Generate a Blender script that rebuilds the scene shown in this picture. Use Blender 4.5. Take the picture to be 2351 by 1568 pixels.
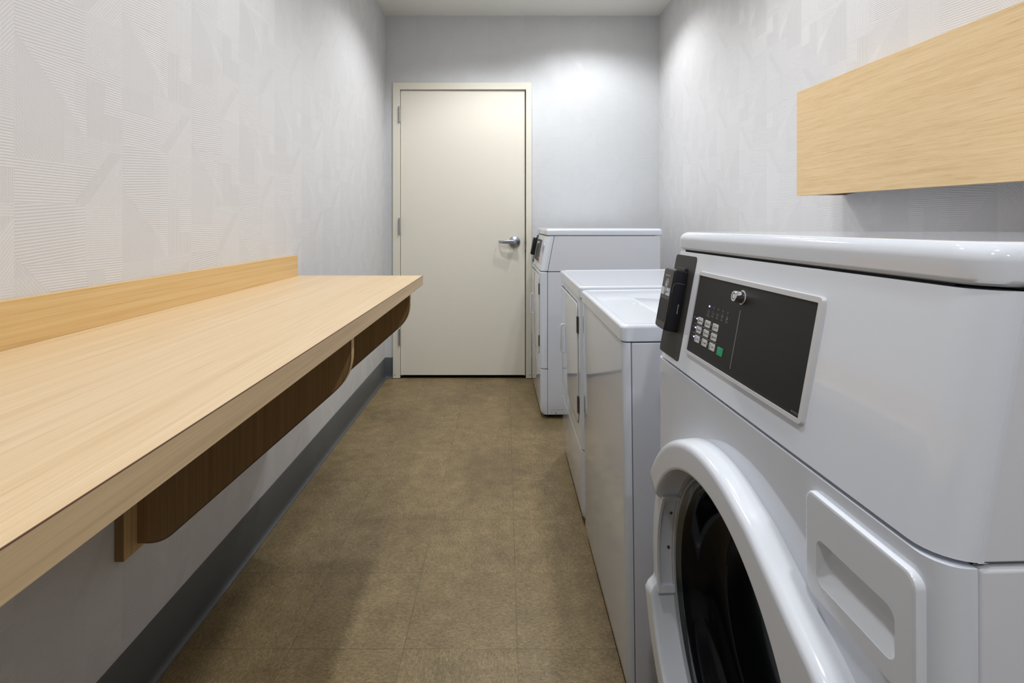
import bpy, bmesh, math
from mathutils import Vector, Matrix
C = bpy.context.scene.collection
PI = math.pi
for o in list(bpy.data.objects): bpy.data.objects.remove(o)

# ------------------------------------------------------------------ camera, world, lights, exposure
F, CX, CY, H = 1198.0, 1159.0, 511.0, 1.144          # focal length / vanishing point in pixels of 2351x1568, eye height
sc = bpy.context.scene
cd = bpy.data.cameras.new('camera'); cam = bpy.data.objects.new('camera', cd); C.objects.link(cam)
cam.location = (0, 0, H); cam.rotation_euler = (PI/2, 0, 0)
cd.sensor_width = 36; cd.lens = 36*F/2351
cd.shift_x = (1175.5-CX)/2351; cd.shift_y = -(784-CY)/2351
cd.clip_start = .02
sc.camera = cam
sc.view_settings.view_transform = 'Standard'; sc.view_settings.look = 'None'
sc.view_settings.gamma = 1; sc.view_settings.use_curve_mapping = False
sc.view_settings.exposure = 0.54
w = bpy.data.worlds.new('world'); sc.world = w; w.use_nodes = True
w.node_tree.nodes['Background'].inputs[0].default_value = (.8, .82, .85, 1)
w.node_tree.nodes['Background'].inputs[1].default_value = .0
CEIL = 2.667
# ceiling downlights: (x, y, watts)
LIGHTS = [(.58, 3.28, 27), (-.15, 3.0, 34), (.52, 1.75, 24), (-.15, 1.35, 25), (.45, .15, 20), (-.15, -.35, 17), (.45, -1.25, 26)]  # last one is fill added behind the camera, out of view
LCOL = (.955, .975, 1.0)

# ------------------------------------------------------------------ helpers
def tag(o, label=None, cat=None, group=None, kind=None):
    if label: o['label'] = label
    if cat: o['category'] = cat
    if group: o['group'] = group
    if kind: o['kind'] = kind
    return o
def empty(name, loc=(0, 0, 0), rot=(0, 0, 0)):
    o = bpy.data.objects.new(name, None); C.objects.link(o)
    o.location = loc; o.rotation_euler = rot; o.empty_display_size = .1
    return o
def mkobj(name, bm, mat, parent=None, bevel=0, seg=3, ang=35, smooth=True, sharp=40):
    bmesh.ops.remove_doubles(bm, verts=bm.verts, dist=1e-6)
    bmesh.ops.recalc_face_normals(bm, faces=bm.faces)
    me = bpy.data.meshes.new(name); bm.to_mesh(me); bm.free()
    for m in (mat if isinstance(mat, (list, tuple)) else [mat]): me.materials.append(m)
    o = bpy.data.objects.new(name, me); C.objects.link(o)
    if parent: o.parent = parent
    if smooth:
        for p in me.polygons: p.use_smooth = True
        me.set_sharp_from_angle(angle=math.radians(sharp))
    if bevel:
        b = o.modifiers.new('bevel', 'BEVEL'); b.width = bevel; b.segments = seg
        b.limit_method = 'ANGLE'; b.angle_limit = math.radians(ang); b.harden_normals = True
    return o
def add_box(bm, x0, x1, y0, y1, z0, z1, mi=0):
    v = [bm.verts.new((x, y, z)) for z in (z0, z1) for y in (y0, y1) for x in (x0, x1)]
    for f in ((0, 2, 3, 1), (4, 5, 7, 6), (0, 1, 5, 4), (2, 6, 7, 3), (0, 4, 6, 2), (1, 3, 7, 5)):
        bm.faces.new([v[i] for i in f]).material_index = mi
def box(name, x0, x1, y0, y1, z0, z1, mat, parent=None, bevel=0, **k):
    bm = bmesh.new(); add_box(bm, x0, x1, y0, y1, z0, z1)
    return mkobj(name, bm, mat, parent, bevel, **k)
def loft(bm, rings, cap0=True, cap1=True, closed=True, mi=0):
    vr = [[bm.verts.new(p) for p in r] for r in rings]
    n = len(vr[0])
    for a, b in zip(vr, vr[1:]):
        for i in range(n if closed else n-1):
            j = (i+1) % n
            f = bm.faces.new((a[i], a[j], b[j], b[i])); f.material_index = mi
    if cap0: bm.faces.new(vr[0][::-1])
    if cap1: bm.faces.new(vr[-1])
    return vr
def rrect(a0, a1, b0, b1, r, n=6):
    "rounded rectangle outline in 2-D"
    pts = []
    for cx, cy, s in ((a1-r, b1-r, 0), (a0+r, b1-r, 1), (a0+r, b0+r, 2), (a1-r, b0+r, 3)):
        for i in range(n+1):
            t = (s+i/n)*PI/2; pts.append((cx+r*math.cos(t), cy+r*math.sin(t)))
    return pts
def weigh(o):
    m = o.modifiers.new('weighted_normal', 'WEIGHTED_NORMAL'); m.keep_sharp = True; m.weight = 80
    return o
def bake(o):
    "apply the modifiers of an object into its mesh"
    dg = bpy.context.evaluated_depsgraph_get(); dg.update()
    me = bpy.data.meshes.new_from_object(o.evaluated_get(dg)); o.modifiers.clear(); o.data = me
def cut(o, cutter):
    m = o.modifiers.new('cut', 'BOOLEAN'); m.operation = 'DIFFERENCE'; m.solver = 'EXACT'; m.object = cutter
    bake(o)
    bpy.data.objects.remove(cutter)

# ------------------------------------------------------------------ materials
class G:
    "tiny expression builder over shader nodes"
    def __init__(s, name):
        s.m = bpy.data.materials.new(name); s.m.use_nodes = True
        s.t = s.m.node_tree; s.b = s.t.nodes['Principled BSDF']
    def n(s, typ, **k):
        nd = s.t.nodes.new(typ)
        for a, v in k.items(): setattr(nd, a, v)
        return nd
    def put(s, sock, v):
        if isinstance(v, bpy.types.NodeSocket): s.t.links.new(v, sock)
        else: sock.default_value = v
    def math(s, op, a, b=0, c=0):
        nd = s.n('ShaderNodeMath', operation=op)
        s.put(nd.inputs[0], a); s.put(nd.inputs[1], b)
        if op in ('MULTIPLY_ADD', 'WRAP', 'COMPARE', 'SMOOTH_MIN'): s.put(nd.inputs[2], c)
        return nd.outputs[0]
    def add(s, a, b): return s.math('ADD', a, b)
    def sub(s, a, b): return s.math('SUBTRACT', a, b)
    def mul(s, a, b): return s.math('MULTIPLY', a, b)
    def gt(s, a, b): return s.math('GREATER_THAN', a, b)
    def lt(s, a, b): return s.math('LESS_THAN', a, b)
    def frac(s, a): return s.math('FRACT', a)
    def floor(s, a): return s.math('FLOOR', a)
    def sin(s, a): return s.math('SINE', a)
    def sel(s, c, a, b): return s.add(b, s.mul(c, s.sub(a, b)))       # c ? a : b
    def xyz(s, coord='Object'):
        tc = s.n('ShaderNodeTexCoord'); sp = s.n('ShaderNodeSeparateXYZ')
        s.t.links.new(tc.outputs[coord], sp.inputs[0]); s.co = tc.outputs[coord]
        return sp.outputs
    def comb(s, x, y, z):
        c = s.n('ShaderNodeCombineXYZ')
        for i, v in enumerate((x, y, z)): s.put(c.inputs[i], v)
        return c.outputs[0]
    def noise(s, vec, scale, detail=3, rough=.5, dist=0):
        nd = s.n('ShaderNodeTexNoise'); s.put(nd.inputs['Vector'], vec)
        nd.inputs['Scale'].default_value = scale; nd.inputs['Detail'].default_value = detail
        nd.inputs['Roughness'].default_value = rough; nd.inputs['Distortion'].default_value = dist
        return nd.outputs['Fac']
    def ramp(s, fac, stops):
        nd = s.n('ShaderNodeValToRGB'); s.put(nd.inputs[0], fac); cr = nd.color_ramp
        while len(cr.elements) > 1: cr.elements.remove(cr.elements[-1])
        for i, (p, c) in enumerate(stops):
            e = cr.elements[0] if i == 0 else cr.elements.new(p)
            e.position = p; e.color = tuple(c)+(1,)
        return nd.outputs[0]
    def mix(s, fac, a, b, blend='MIX'):
        nd = s.n('ShaderNodeMix', data_type='RGBA', blend_type=blend)
        s.put(nd.inputs[0], fac); s.put(nd.inputs[6], a); s.put(nd.inputs[7], b)
        return nd.outputs[2]
    def scale_col(s, col, f):
        return s.mix(1.0, col, s.comb(f, f, f), 'MULTIPLY')
    def bump(s, h, strength, dist):
        nd = s.n('ShaderNodeBump'); s.put(nd.inputs['Height'], h)
        nd.inputs['Strength'].default_value = strength; nd.inputs['Distance'].default_value = dist
        s.t.links.new(nd.outputs[0], s.b.inputs['Normal'])
    def set(s, **k):
        for a, v in k.items(): s.put(s.b.inputs[a.replace('_', ' ')], v)
        return s.m
def c4(r, g, b): return (r, g, b, 1)
def srgb(r, g, b):
    f = lambda v: (v/255/12.92) if v/255 <= .04045 else ((v/255+.055)/1.055)**2.4
    return (f(r), f(g), f(b), 1)
def plain(name, col, rough=.5, metal=0, spec=.5, coat=0, emit=None, es=0, noise=.0):
    g = G(name)
    base = col
    if noise:
        g.xyz(); n = g.noise(g.co, 30, 4)
        base = g.mix(g.mul(n, noise), col, tuple(c*.6 for c in col[:3])+(1,))
    g.set(Base_Color=base, Roughness=rough, Metallic=metal)
    g.b.inputs['Specular IOR Level'].default_value = spec
    g.b.inputs['Coat Weight'].default_value = coat
    if emit: g.b.inputs['Emission Color'].default_value = emit; g.b.inputs['Emission Strength'].default_value = es
    return g.m

def wallpaper(name, axis, base, amp=.031):
    "embossed vinyl wallcovering: blocks of fine lines running in different directions"
    g = G(name); X = g.xyz(); a0 = X[axis]; z0 = X[2]
    P, Q = .265, .408
    colf = g.math('DIVIDE', g.add(a0, .123), P); col = g.floor(colf); a = g.frac(colf)
    rowf = g.math('DIVIDE', g.add(g.sub(z0, g.mul(col, .143)), 10.0), Q); row = g.floor(rowf); b = g.frac(rowf)
    jit = g.mul(g.sub(g.noise(g.co, 35, 2), .5), .0011)
    u, v = g.add(g.mul(a0, 1), jit), g.add(z0, jit)
    def lines(deg, per):
        cs, sn = math.cos(math.radians(deg)), math.sin(math.radians(deg))
        p = g.add(g.mul(u, -sn), g.mul(v, cs))                 # distance across the lines
        return g.sin(g.mul(p, 2*PI/per))
    hz = g.mul(lines(0, .0054), 1.0); hz2 = lines(5, .0062); vt = lines(90, .0042); dg = lines(-48, .006); du = lines(52, .0055)
    weave = g.mul(g.add(vt, lines(0, .005)), .5); weave2 = g.mul(g.add(dg, lines(90, .005)), .5)
    # regions inside a cell
    h = hz; tone = 0.0
    def over(cond, hh, tt):
        nonlocal h, tone
        h = g.sel(cond, hh, h); tone = g.sel(cond, tt, tone)
    both = lambda *c: c[0] if len(c) == 1 else g.mul(c[0], both(*c[1:]))
    over(g.gt(b, .72), hz2, -.25)
    over(both(g.gt(b, .72), g.gt(a, .60)), weave, .35)
    over(both(g.gt(b, .2), g.lt(b, .35), g.gt(a, .4)), weave, .25)
    over(both(g.gt(b, .2), g.lt(a, .40), g.lt(b, g.sub(.76, g.mul(a, .62)))), weave2, -.9)
    over(both(g.gt(a, .62), g.gt(b, .35), g.lt(b, .66)), vt, -.45)
    over(both(g.gt(a, .80), g.gt(b, .50), g.lt(b, .66)), hz, .7)
    over(both(g.gt(a, .40), g.lt(a, .62), g.gt(b, .35), g.lt(b, g.sub(.75, g.mul(a, .5)))), hz, .9)
    over(both(g.gt(a, .40), g.lt(a, .62), g.gt(b, .35), g.lt(b, g.sub(.88, g.mul(a, .9)))), vt, -.1)
    d = g.sub(g.add(b, .458), g.mul(a, .75))                    # diagonal band
    over(both(g.lt(b, .29), g.lt(d, 0.10), g.gt(a, .5)), vt, -.8)
    over(both(g.lt(b, .29), g.lt(d, 0.0)), du, .6)
    wn = g.n('ShaderNodeTexWhiteNoise', noise_dimensions='2D')
    g.put(wn.inputs['Vector'], g.comb(g.floor(g.mul(colf, 2)), g.floor(g.mul(rowf, 3)), 0))
    tone = g.add(tone, g.mul(g.sub(wn.outputs['Value'], .5), 1.0))
    ln = g.add(g.mul(h, .5), .5)
    fine = g.noise(g.comb(g.mul(a0, 1), g.mul(X[1-axis], 1), g.mul(z0, 6)), 60, 2)
    shade = g.add(g.add(.975, g.mul(tone, amp)), g.add(g.mul(ln, .026), g.mul(g.sub(fine, .5), .04)))  # sheen differences between the line blocks are painted into the colour
    c = g.scale_col(base, shade)
    g.set(Base_Color=c, Roughness=g.add(.50, g.mul(tone, -.10)))
    g.b.inputs['Specular IOR Level'].default_value = .35
    g.bump(g.add(h, g.mul(fine, .6)), .36, .0005)
    return g.m

def wood(name, axis, tones, dark=.0, rough=.38, scale=1.0, bumpy=.06, sheen=.4):
    "straight-grained laminate, grain along the given object axis"
    g = G(name); X = g.xyz()
    s = [95*scale]*3; s[axis] = .75*scale
    vec = g.comb(*[g.mul(X[i], s[i]) for i in range(3)])
    big = g.noise(vec, 1.0, 3, .55, .08)
    s2 = [430*scale]*3; s2[axis] = 4*scale
    fine = g.noise(g.comb(*[g.mul(X[i], s2[i]) for i in range(3)]), 1.0, 3, .6, .1)
    s3 = [170*scale]*3; s3[axis] = 3.2*scale
    st = g.noise(g.comb(*[g.add(g.mul(X[i], s3[i]), 7.3) for i in range(3)]), 1.0, 2, .5, .06)
    streak = g.ramp(st, [(0, (0, 0, 0)), (.66, (0, 0, 0)), (.74, (1, 1, 1))])
    f = g.add(g.mul(big, .46), g.mul(fine, .54))
    col = g.ramp(f, [(.30, tones[0]), (.5, tones[1]), (.68, tones[2])])
    col = g.mix(g.mul(streak, .42), col, tones[3]+(1,))
    g.set(Base_Color=col, Roughness=g.add(rough, g.mul(g.sub(fine, .5), .15)))
    g.b.inputs['Specular IOR Level'].default_value = sheen
    g.bump(fine, bumpy, .0005)
    return g.m

T = lambda r, g, b: srgb(r, g, b)[:3]
M = {}
M['wall_y'] = wallpaper('wallpaper_side', 1, srgb(208, 207, 208))
M['wall_x'] = wallpaper('wallpaper_end', 0, srgb(207, 209, 211), .013)
M['ceiling'] = plain('ceiling_paint', srgb(225, 224, 216), .8, noise=.05)
oak = (T(188, 154, 108), T(214, 184, 138), T(226, 200, 158), T(160, 122, 76))
M['oak_top'] = wood('oak_laminate_top', 1, (T(200, 171, 130), T(214, 188, 150), T(221, 198, 164), T(184, 152, 110)), rough=.36)
M['oak_shelf'] = wood('oak_laminate_shelf', 1, (T(200, 168, 122), T(215, 186, 142), T(223, 197, 157), T(172, 134, 86)), scale=1.3)
M['oak_splash'] = wood('oak_laminate_splash', 1, (T(196, 158, 102), T(212, 178, 122), T(220, 190, 138), T(170, 130, 76)))
M['oak_edge'] = wood('oak_laminate_edge', 1, (T(184, 156, 118), T(202, 176, 138), T(212, 188, 152), T(162, 132, 96)))
M['oak_v'] = wood('oak_laminate_shaded', 2, (T(126, 98, 60), T(146, 116, 76), T(160, 130, 90), T(100, 76, 46)), rough=.45)  # bracket oak with its shade put into darker tones
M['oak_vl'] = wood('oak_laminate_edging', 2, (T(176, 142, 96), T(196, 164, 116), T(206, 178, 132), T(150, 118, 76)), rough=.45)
M['seam'] = plain('dark_seam', srgb(104, 74, 56), .6)
M['rubber'] = plain('grey_rubber', srgb(84, 87, 89), .42, spec=.45, noise=.15)
M['door'] = plain('cream_door_paint', srgb(229, 224, 211), .42, noise=.06)
M['doorf'] = plain('cream_frame_paint', srgb(225, 221, 206), .38, noise=.04)
M['dark'] = plain('black_gap', srgb(16, 15, 14), .8)
M['enamel'] = plain('white_enamel', srgb(222, 228, 238), .07, spec=.5, coat=.35)
M['enamel_side'] = plain('white_enamel_side', srgb(220, 223, 231), .25, spec=.5)
M['plastic'] = plain('white_plastic', srgb(224, 229, 237), .17, spec=.5)
M['bezel'] = plain('silver_white_bezel', srgb(200, 201, 204), .28)
M['black_panel'] = plain('black_panel', srgb(36, 36, 36), .48, spec=.25, noise=.1)
M['strip'] = plain('dark_grey_panel', srgb(60, 59, 57), .5, spec=.25, noise=.1)
M['reader'] = plain('black_plastic', srgb(22, 23, 27), .38, spec=.4)
M['reader_face'] = plain('charcoal_face', srgb(66, 65, 64), .4, spec=.4)
M['screen'] = plain('dark_screen', srgb(5, 6, 16), .12, spec=.2)
M['white_print'] = plain('white_print', srgb(205, 205, 205), .5)
M['grey_print'] = plain('grey_print', srgb(130, 130, 128), .5)
M['dark_print'] = plain('dark_print', srgb(60, 62, 66), .5)
M['button'] = plain('light_grey_button', srgb(196, 198, 198), .4)
M['green'] = plain('green_button', srgb(10, 152, 102), .4)
M['sticker'] = plain('sticker_paper', srgb(200, 202, 206), .5)
M['sticker_blue'] = plain('sticker_pale_blue', srgb(170, 190, 205), .5)
M['orange'] = plain('orange_print', srgb(205, 110, 80), .5)
M['led'] = plain('blue_light', srgb(60, 70, 200), .4, emit=srgb(120, 130, 255), es=3.0)
M['led_core'] = plain('blue_light_core', srgb(200, 200, 255), .4, emit=srgb(190, 195, 255), es=4.0)
M['chrome'] = plain('chrome', (.75, .75, .76, 1), .09, metal=1)
M['steel'] = plain('satin_steel', (.42, .45, .50, 1), .3, metal=1)
M['steel2'] = plain('brushed_steel', (.46, .46, .47, 1), .32, metal=1)
M['hinge'] = plain('dark_hinge_steel', (.22, .215, .2, 1), .35, metal=1)
M['drum'] = plain('dark_drum', (.012, .012, .014, 1), .35, metal=0)
M['gasket'] = plain('grey_glass_rim', (.34, .36, .40, 1), .12, spec=.8, coat=.5)
M['gasket_dark'] = plain('dark_glass_rim', (.03, .045, .05, 1), .08, spec=.8, coat=.5)
M['led_lens'] = plain('downlight_lens', (1, 1, 1, 1), .5, emit=(1, .96, .9, 1), es=25)
def glass():
    g = G('dark_door_glass')
    g.set(Base_Color=(.005, .006, .009, 1), Roughness=.07)
    g.b.inputs['Specular IOR Level'].default_value = .16
    return g.m
M['glass'] = glass()

def floor_mat():
    g = G('vinyl_tile'); X = g.xyz(); x, y = X[0], X[1]
    S = .3048
    tx = g.math('DIVIDE', g.add(x, 10*S-.0335), S); ty = g.math('DIVIDE', g.add(y, 10*S-1.400), S)
    fx, fy = g.frac(tx), g.frac(ty); ix, iy = g.floor(tx), g.floor(ty)
    wn = g.n('ShaderNodeTexWhiteNoise', noise_dimensions='2D'); g.put(wn.inputs['Vector'], g.comb(ix, iy, 0))
    rnd = wn.outputs['Value']
    flip = g.gt(rnd, .5)
    ax = g.sel(flip, x, y); ay = g.sel(flip, y, x)
    off = g.mul(rnd, 37.0)
    sp = g.noise(g.comb(g.mul(ax, 230), g.mul(ay, 85), off), 1.0, 3, .6, .6)      # little streaky chips
    sp2 = g.noise(g.comb(g.mul(ay, 420), g.mul(ax, 150), off), 1.0, 2, .5, .3)
    cl = g.noise(g.comb(x, y, off), 16, 3)
    wear = g.noise(g.comb(x, y, 0.0), 2.3, 4, .55, .4)
    f = g.add(g.add(g.mul(sp, .50), g.mul(sp2, .28)), g.mul(cl, .22))
    col = g.ramp(f, [(.30, T(90, 76, 50)), (.44, T(119, 103, 72)), (.54, T(138, 120, 87)), (.68, T(168, 148, 108))])
    dirt = g.ramp(wear, [(.36, (.74, .72, .72)), (.52, (1, 1, 1)), (.75, (1.0, .98, .96))])
    col = g.mix(.75, col, dirt, 'MULTIPLY')
    col = g.scale_col(col, g.add(.96, g.mul(rnd, .07)))
    e = .0045
    # worn seams: faint between some tiles
    sx = g.math('MINIMUM', fx, g.sub(1, fx)); sy = g.math('MINIMUM', fy, g.sub(1, fy))
    fade = g.ramp(g.noise(g.comb(x, y, 3.0), 5, 2), [(.35, (.25, .25, .25)), (.55, (1, 1, 1))])
    seam = g.mul(g.math('MAXIMUM', g.lt(sx, e*.75), g.lt(sy, e*.75)), fade)
    col = g.mix(g.mul(seam, .55), col, srgb(62, 50, 34))
    # short dark scuffs
    sc_ = g.noise(g.comb(g.mul(x, 9), g.mul(y, 60), 5.0), 1.0, 2, .5, 1.5)
    col = g.mix(g.mul(g.gt(sc_, .76), .35), col, srgb(70, 58, 46))
    g.set(Base_Color=col, Roughness=g.add(.36, g.mul(g.add(g.mul(sp, .5), g.mul(wear, .5)), .16)))
    g.b.inputs['Specular IOR Level'].default_value = .42
    g.bump(g.sub(g.mul(sp, .3), seam), .25, .0006)
    return g.m
M['floor'] = floor_mat()

# ------------------------------------------------------------------ the room
XL, XR, YE, YB = -.881, 1.135, 3.84, -2.0
def struct(name, x0, x1, y0, y1, z0, z1, mat, bevel=0):
    return tag(box(name, x0, x1, y0, y1, z0, z1, mat, bevel=bevel, smooth=False), kind='structure')
struct('floor', XL-.1, XR+.1, YB-.1, YE+.1, -.1, 0, M['floor'])
struct('ceiling', XL-.1, XR+.1, YB-.1, YE+.1, CEIL, CEIL+.1, M['ceiling'])
struct('wall_left', XL-.1, XL, YB-.1, YE+.1, 0, CEIL, M['wall_y'])
struct('wall_right', XR, XR+.1, YB-.1, YE+.1, 0, CEIL, M['wall_y'])
# end wall with the door opening
DX0, DX1, DZ = -.7665, .1525, 2.117                 # door leaf opening
bm = bmesh.new()
add_box(bm, XL, DX0-.006, YE, YE+.1, 0, CEIL); add_box(bm, DX1+.006, XR, YE, YE+.1, 0, CEIL)
add_box(bm, DX0-.006, DX1+.006, YE, YE+.1, DZ+.006, CEIL)
tag(mkobj('wall_end', bm, M['wall_x'], smooth=False), kind='structure')
struct('wall_back', XL, XR, YB-.1, YB, 0, CEIL, M['wall_x'])
struct('wall_beyond_door', DX0-.2, DX1+.2, YE+.2, YE+.22, 0, 2.3, M['dark'])

def cove(name, p0, p1, nrm, mitre=True):
    "rubber cove base swept along the wall foot from p0 to p1, nrm points into the room"
    prof = [(0, 0), (.0165, 0), (.0165, .0025), (.0105, .0055), (.0065, .0105), (.0042, .018), (.0038, .03), (.0036, .148), (.0015, .1515), (0, .152)]
    bm = bmesh.new()
    r = [[(p[0]+nrm[0]*a, p[1]+nrm[1]*a, z) for a, z in prof] for p in (p0, p1)]
    loft(bm, r)
    return tag(mkobj(name, bm, M['rubber'], sharp=35), kind='structure')
cove('baseboard_left', (XL, YB), (XL, YE), (1, 0))
cove('baseboard_end', (XL, YE), (-.8215, YE), (0, -1))
cove('baseboard_right', (XR, YB), (XR, YE), (-1, 0))
cove('baseboard_end.001', (.198, YE), (XR, YE), (0, -1))

# door: frame, leaf, hinges, lever
dr = tag(empty('door_1', (0, YE, 0)), kind='structure')
bm = bmesh.new()
fo, fi = (-.8205, .1965, 2.170), (-.7695, .1555, 2.120)
fy = -.018
def frame_bar(pts):
    rings = [[(x, fy, z) for x, z in pts], [(x, .10, z) for x, z in pts]]
    loft(bm, rings)
frame_bar([(fo[0], .004), (fi[0], .004), (fi[0], fi[2]), (fo[0], fo[2])])
frame_bar([(fi[0], fi[2]), (fi[1], fi[2]), (fo[1], fo[2]), (fo[0], fo[2])])
frame_bar([(fi[1], .004), (fo[1], .004), (fo[1], fo[2]), (fi[1], fi[2])])
fr = mkobj('door_frame', bm, M['doorf'], dr, bevel=.0016, seg=2, smooth=False)
bm = bmesh.new()                       # dark rebate the leaf closes against
add_box(bm, fi[0], fi[0]+.012, .052, .07, 0, fi[2]); add_box(bm, fi[1]-.012, fi[1], .052, .07, 0, fi[2]); add_box(bm, fi[0], fi[1], .052, .07, fi[2]-.012, fi[2])
mkobj('door_stop', bm, M['doorf'], dr, smooth=False)
box('door_leaf', -.7665, .1480, .0, .045, .022, 2.1165, M['door'], dr, bevel=.0012, seg=2)
box('under_door_shade', fi[0], fi[1], .0, .09, 0, .003, M['dark'], dr, smooth=False)  # black strip paints the dark of the gap under the leaf
def tube(bm, p0, p1, r0, r1=None, n=20, cap=True):
    r1 = r0 if r1 is None else r1
    p0, p1 = Vector(p0), Vector(p1); d = (p1-p0).normalized()
    a = d.orthogonal().normalized(); b = d.cross(a)
    rings = [[p+(a*math.cos(2*PI*i/n)+b*math.sin(2*PI*i/n))*r for i in range(n)] for p, r in ((p0, r0), (p1, r1))]
    loft(bm, rings, cap, cap)
def lathe(bm, prof, origin, axis, n=40, cap0=True, cap1=True):
    "prof: list of (radius, distance along axis)"
    o, d = Vector(origin), Vector(axis).normalized(); a = d.orthogonal().normalized(); b = d.cross(a)
    rings = [[o+d*h+(a*math.cos(2*PI*i/n)+b*math.sin(2*PI*i/n))*max(r, 1e-5) for i in range(n)] for r, h in prof]
    loft(bm, rings, cap0, cap1)
for z in (1.935, 1.117, .306):
    bm = bmesh.new(); xh = -.7715
    for k in range(5):
        z0 = z-.056+k*.0228
        tube(bm, (xh, -.024, z0), (xh, -.024, z0+.0215), .0085, n=16)
    tube(bm, (xh, -.024, z-.060), (xh, -.024, z+.062), .0045, n=10)
    add_box(bm, xh-.003, xh+.006, -.018, .03, z-.056, z+.056)
    mkobj('hinge', bm, M['steel2'], dr)
hd = empty('lever_handle', (0.0715, 0, 1.003)); hd.parent = dr
def lever():
    bm = bmesh.new()
    lathe(bm, [(.0, 0), (.0425, 0), (.0425, .004), (.0400, .009), (.034, .012), (.0225, .0135), (.018, .016)], (0, 0, 0), (0, -1, 0), 48, False, False)
    mkobj('rosette', bm, M['steel'], hd, sharp=30)
    bm = bmesh.new()
    lathe(bm, [(.017, .012), (.0155, .03), (.0155, .052), (.0135, .060), (.012, .0615), (.0, .0615)], (0, 0, 0), (0, -1, 0), 32, False, False)
    rings = []
    for x, y, hz, hy in ((.006, -.050, .0150, .009), (-.02, -.051, .0145, .008), (-.05, -.050, .0130, .007), (-.085, -.047, .0110, .006),
                         (-.100, -.043, .0104, .006), (-.112, -.034, .0100, .006), (-.117, -.020, .0098, .006)):
        rings.append([(x+hy*.0, y+hy*b, a*hz) for a, b in rrect(-1, 1, -1, 1, .45, 3)])
    loft(bm, rings)
    mkobj('lever', bm, M['steel'], hd, sharp=45)
    bm = bmesh.new()
    lathe(bm, [(.0088, .061), (.0088, .0635), (.0065, .0640), (.0062, .0628), (.0, .0628)], (0, 0, 0), (0, -1, 0), 28, False, False)
    k = mkobj('lock_cylinder', bm, M['chrome'], hd)
    box('keyway', -.0011, .0011, -.0640, -.0629, -.0042, .0042, M['dark'], hd, smooth=False)
lever()
bm = bmesh.new(); add_box(bm, .1485, .1560, -.0195, .02, .945, 1.058); add_box(bm, .1455, .1565, -.024, -.018, .992, 1.006)
mkobj('strike_plate', bm, M['hinge'], dr)
bm = bmesh.new()
for x in (-.806, .183):
    tube(bm, (x, -.0195, .028), (x, -.0175, .028), .0035, n=10)
mkobj('frame_screw', bm, M['hinge'], dr)

# ------------------------------------------------------------------ folding counter
ct = tag(empty('folding_counter', (XL, 0, 0)), 'long light oak laminate folding counter with backsplash along the left wall', 'counter')
YC0, YC1 = -1.2, 2.172
XF = -.3405 - XL                       # front edge measured from the wall
box('countertop', .0008, XF-.0012, YC0, YC1, .885, .9235, M['oak_top'], ct, bevel=.0006, seg=1)
box('front_edge', XF-.0012, XF, YC0, YC1, .8845, .9225, M['oak_edge'], ct)
box('edge_seam', XF-.0012, XF+.0001, YC0, YC1, .9225, .9236, M['seam'], ct, smooth=False)
box('end_edge', .0008, XF-.0012, YC1, YC1+.0012, .885, .923, M['oak_edge'], ct)
box('backsplash', .0005, .0195, YC0, YC1, .9235, 1.0085, M['oak_splash'], ct, bevel=.0006, seg=1)
def arcpts(cx, cz, r, a0, a1, n=8):
    return [(cx+r*math.cos(math.radians(a0+(a1-a0)*i/n)), cz+r*math.sin(math.radians(a0+(a1-a0)*i/n))) for i in range(n+1)]
def bracket(y, label=None):
    th = .021
    zt = .885
    x0, x1 = .022, XF-.018
    zb = .394
    # straight foot, rounded lower corner, long diagonal, rounded front corner, straight up
    P0 = Vector((x0+.062, zb)); P1 = Vector((x1-.006, .775))
    pts = [(x0, zt), (x0, zb), (x0+.018, zb)]
    def corner(prev, c, nxt, r, n=8):
        prev, c, nxt = Vector(prev), Vector(c), Vector(nxt)
        d0 = (prev-c).normalized(); d1 = (nxt-c).normalized()
        out = []
        for i in range(n+1):
            t = i/n; a = c+d0*r*(1-t)**2+d1*r*t**2
            out.append((a.x, a.y))
        return out
    A, B = (x0+.058, zb), (x1, .825)
    Cn = (x1, .782)
    pts += corner((x0, zb), A, Cn, .035)
    pts += corner(A, Cn, (x1, zt), .055)
    pts += [(x1, zt)]
    bm = bmesh.new()
    loft(bm, [[(x, y, z) for x, z in pts], [(x, y+th, z) for x, z in pts]])
    for f in bm.faces:
        f.normal_update()
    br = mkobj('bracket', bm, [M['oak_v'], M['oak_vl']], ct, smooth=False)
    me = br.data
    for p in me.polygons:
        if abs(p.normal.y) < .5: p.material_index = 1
    # thin dark laminate seam round the near face
    bm = bmesh.new()
    n = len(pts)
    inn = []
    for i in range(2, n-1):
        a, b = Vector(pts[max(i-1, 1)]), Vector(pts[min(i+1, n-1)])
        d = (b-a).normalized(); nr = Vector((-d.y, d.x))
        p = Vector(pts[i]); inn.append(p+nr*.0022)
    o2 = [Vector(pts[i]) for i in range(2, n-1)]
    r = [[(a.x, y-.0004, a.y), (b.x, y-.0004, b.y), (b.x, y+.0002, b.y), (a.x, y+.0002, a.y)] for a, b in zip(o2, inn)]
    loft(bm, r)
    mkobj('seam', bm, M['seam'], br, smooth=False)
    c = box('wall_cleat', .0005, .0215, y-.042, y+.065, .378, .884, M['oak_vl'], br, bevel=.0006, seg=1)
    box('cleat_end', .0010, .0210, y-.0428, y-.0418, .3785, .8835, M['oak_v'], br, smooth=False)  # dark sheet on the near cleat end, shade put into its colour
    return br
bracket(1.22); bracket(1.97); bracket(.30)

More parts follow.
